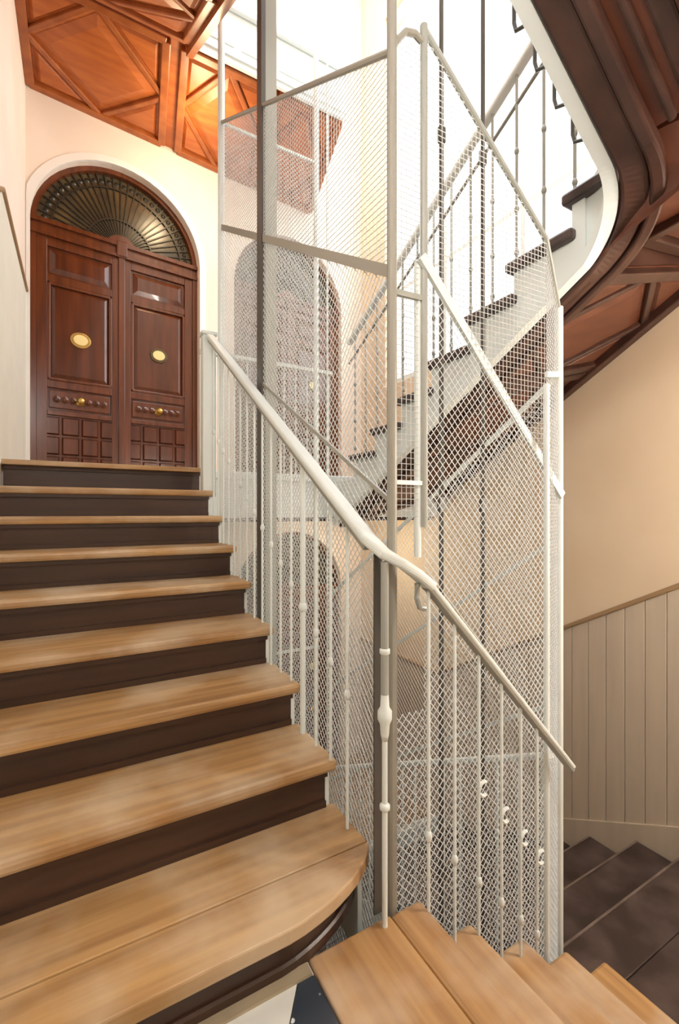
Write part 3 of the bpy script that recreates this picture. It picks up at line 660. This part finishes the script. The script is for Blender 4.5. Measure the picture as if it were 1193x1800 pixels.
# newel at the landing
nw = MB().box(HX-0.045, HX+0.045, 3.21, 3.30, L1-0.22, hz(3.19)+0.02).build('newel_post', 'white', bal, bevel=0.006)
MB().box(HX-0.055, HX+0.055, 3.20, 3.31, hz(3.19)+0.02, hz(3.19)+0.045).build('newel_cap', 'white', nw, bevel=0.006)
def step_z(y):
    k = sum(1 for u in UK if u <= y); return 0.175*k
ys = [1.33 + 0.118*i for i in range(16)]
for i, y in enumerate(ys):
    z0 = step_z(y)
    big = abs(y - 1.684) < 0.03
    baluster(HX, y, z0, hz(y)-0.02, 'white', bal, collars=(hz(y)-0.62,), r=0.012 if big else 0.006)
# corner newel: slim iron column with a turned collar
cx, cy = 0.80, 1.125
cn = MB().tube([(cx, cy, 0.0), (cx, cy, 1.10)], 0.0085, 12).build('corner_newel', 'white', bal)
MB().lathe([(0.009,-0.08),(0.013,-0.06),(0.015,-0.03),(0.022,-0.015),(0.022,0.01),(0.014,0.022),(0.012,0.06),(0.009,0.08)], (cx, cy, 0.64), 14).build('turned_collar', 'white', cn, smooth=True)
for z in (0.36, 0.83): MB().lathe([(0.009,-0.012),(0.016,-0.006),(0.016,0.006),(0.009,0.012)], (cx, cy, z), 12).build('ring', 'white', cn, smooth=True)
MB().tube([(cx, cy, 0.70), (cx, cy, 1.10)], 0.0125, 12).build('sleeve', 'grey', cn)
# bracket under the handrail bend
MB().tube([(0.905, 1.10, 1.03), (0.905, 1.10, 0.985), (0.915, 1.10, 0.955), (0.935, 1.10, 0.95)], 0.010, 8).build('bracket', 'grey', bal)
for x in (0.95, 1.06, 1.17, 1.28, 1.38, 1.47):
    zt = 1.018 - 1.06*(x-0.955) - 0.018
    k = sum(1 for u in NX if u <= x); z0 = -0.175*k
    sc = 0.187 - 1.15*(x-1.278)
    baluster(x, 1.10, z0, zt, 'white', bal, collars=(max(0.234 - 1.05*(x-0.95), z0+0.06),), r=0.0055, scroll=sc if 1.15 < x < 1.6 else None)
# upper right flight balustrade
ub = empty('stair_balustrade', (2.10, 1.4, 2.4), 'upper white balustrade with knobbed balusters climbing behind the cage', 'balustrade')
def un(y): return 2.80 - (y-1.40)*0.515
MB().sweep([(2.10, y, un(y)+1.04) for y in (3.5, 2.8, 2.1, 1.5)] + [(2.08, 1.33, 3.98), (2.0, 1.2, 4.12), (1.85, 1.13, 4.28), (1.5, 1.10, 4.60)], rounded(0.055, 0.035, 0.012, 3)).build('handrail', 'white', ub)
MB().sweep([(2.10, y, un(y)+0.86) for y in (3.5, 2.8, 2.1, 1.5)], rounded(0.02, 0.012, 0.004, 2)).build('under_rail', 'grey', ub)
for i in range(13):
    y = 1.36 + 0.17*i; k = sum(1 for u in RY if u < y); z0 = UP - 0.875 - 0.175*k
    baluster(2.10, y, z0, un(y)+1.02, 'grey', ub, collars=(z0+0.30, z0+0.62, z0+0.06), r=0.008)
for i in range(7):
    x = 1.86 - 0.125*i; zb = 2.72 + 0.76*(1.90-x)
    b2 = MB().tube([(x, 1.11, zb+0.10), (x, 1.17, zb+0.085), (x, 1.205, zb+0.10), (x, 1.215, zb+0.14), (x, 1.215, zb+1.35)], 0.008, 8).build('baluster', 'steel_shaded', ub)  # balusters coloured dark to put the backlighting into them
    MB().lathe([(0.008,-0.05),(0.018,-0.03),(0.021,0),(0.018,0.03),(0.008,0.05)], (x, 1.215, zb+0.27), 8).build('collar', 'steel_shaded', b2, smooth=True)
    MB().lathe([(0.008,-0.02),(0.018,-0.01),(0.018,0.01),(0.008,0.02)], (x, 1.15, zb+0.09), 8, (0,1,0)).build('rosette', 'steel_shaded', b2)
# lower right flight balustrade
lb = empty('stair_balustrade', (2.0, 1.4, -0.9), 'lower balustrade with pale handrail behind the cage foot', 'balustrade')
def ln(y): return -0.875 - (y-1.40)*0.515
MB().sweep([(1.98, y, ln(y)+0.95) for y in (3.5, 2.5, 1.45)] + [(1.975, 1.40, 0.08)], rounded(0.05, 0.03, 0.01, 2)).build('handrail', 'white', lb)
for i in range(15):
    y = 1.45 + 0.14*i; k = sum(1 for u in RY if u < y)
    baluster(1.98, y, -0.875-0.175*k-0.04, ln(y)+0.94, 'white', lb, collars=(ln(y)+0.55,))
# landing balustrade along the well edge
gb = empty('stair_balustrade', (1.45, LY-0.07, L1), 'plain white landing railing behind the cage between the flights', 'balustrade')
MB().bar((0.86, LY-0.02, L1+1.0), (2.1, LY-0.02, L1+1.0), 0.05, 0.03).build('handrail', 'white', gb)
for i in range(11): baluster(0.92 + 0.115*i, LY-0.02, L1+0.02, L1+0.99, 'white', gb)
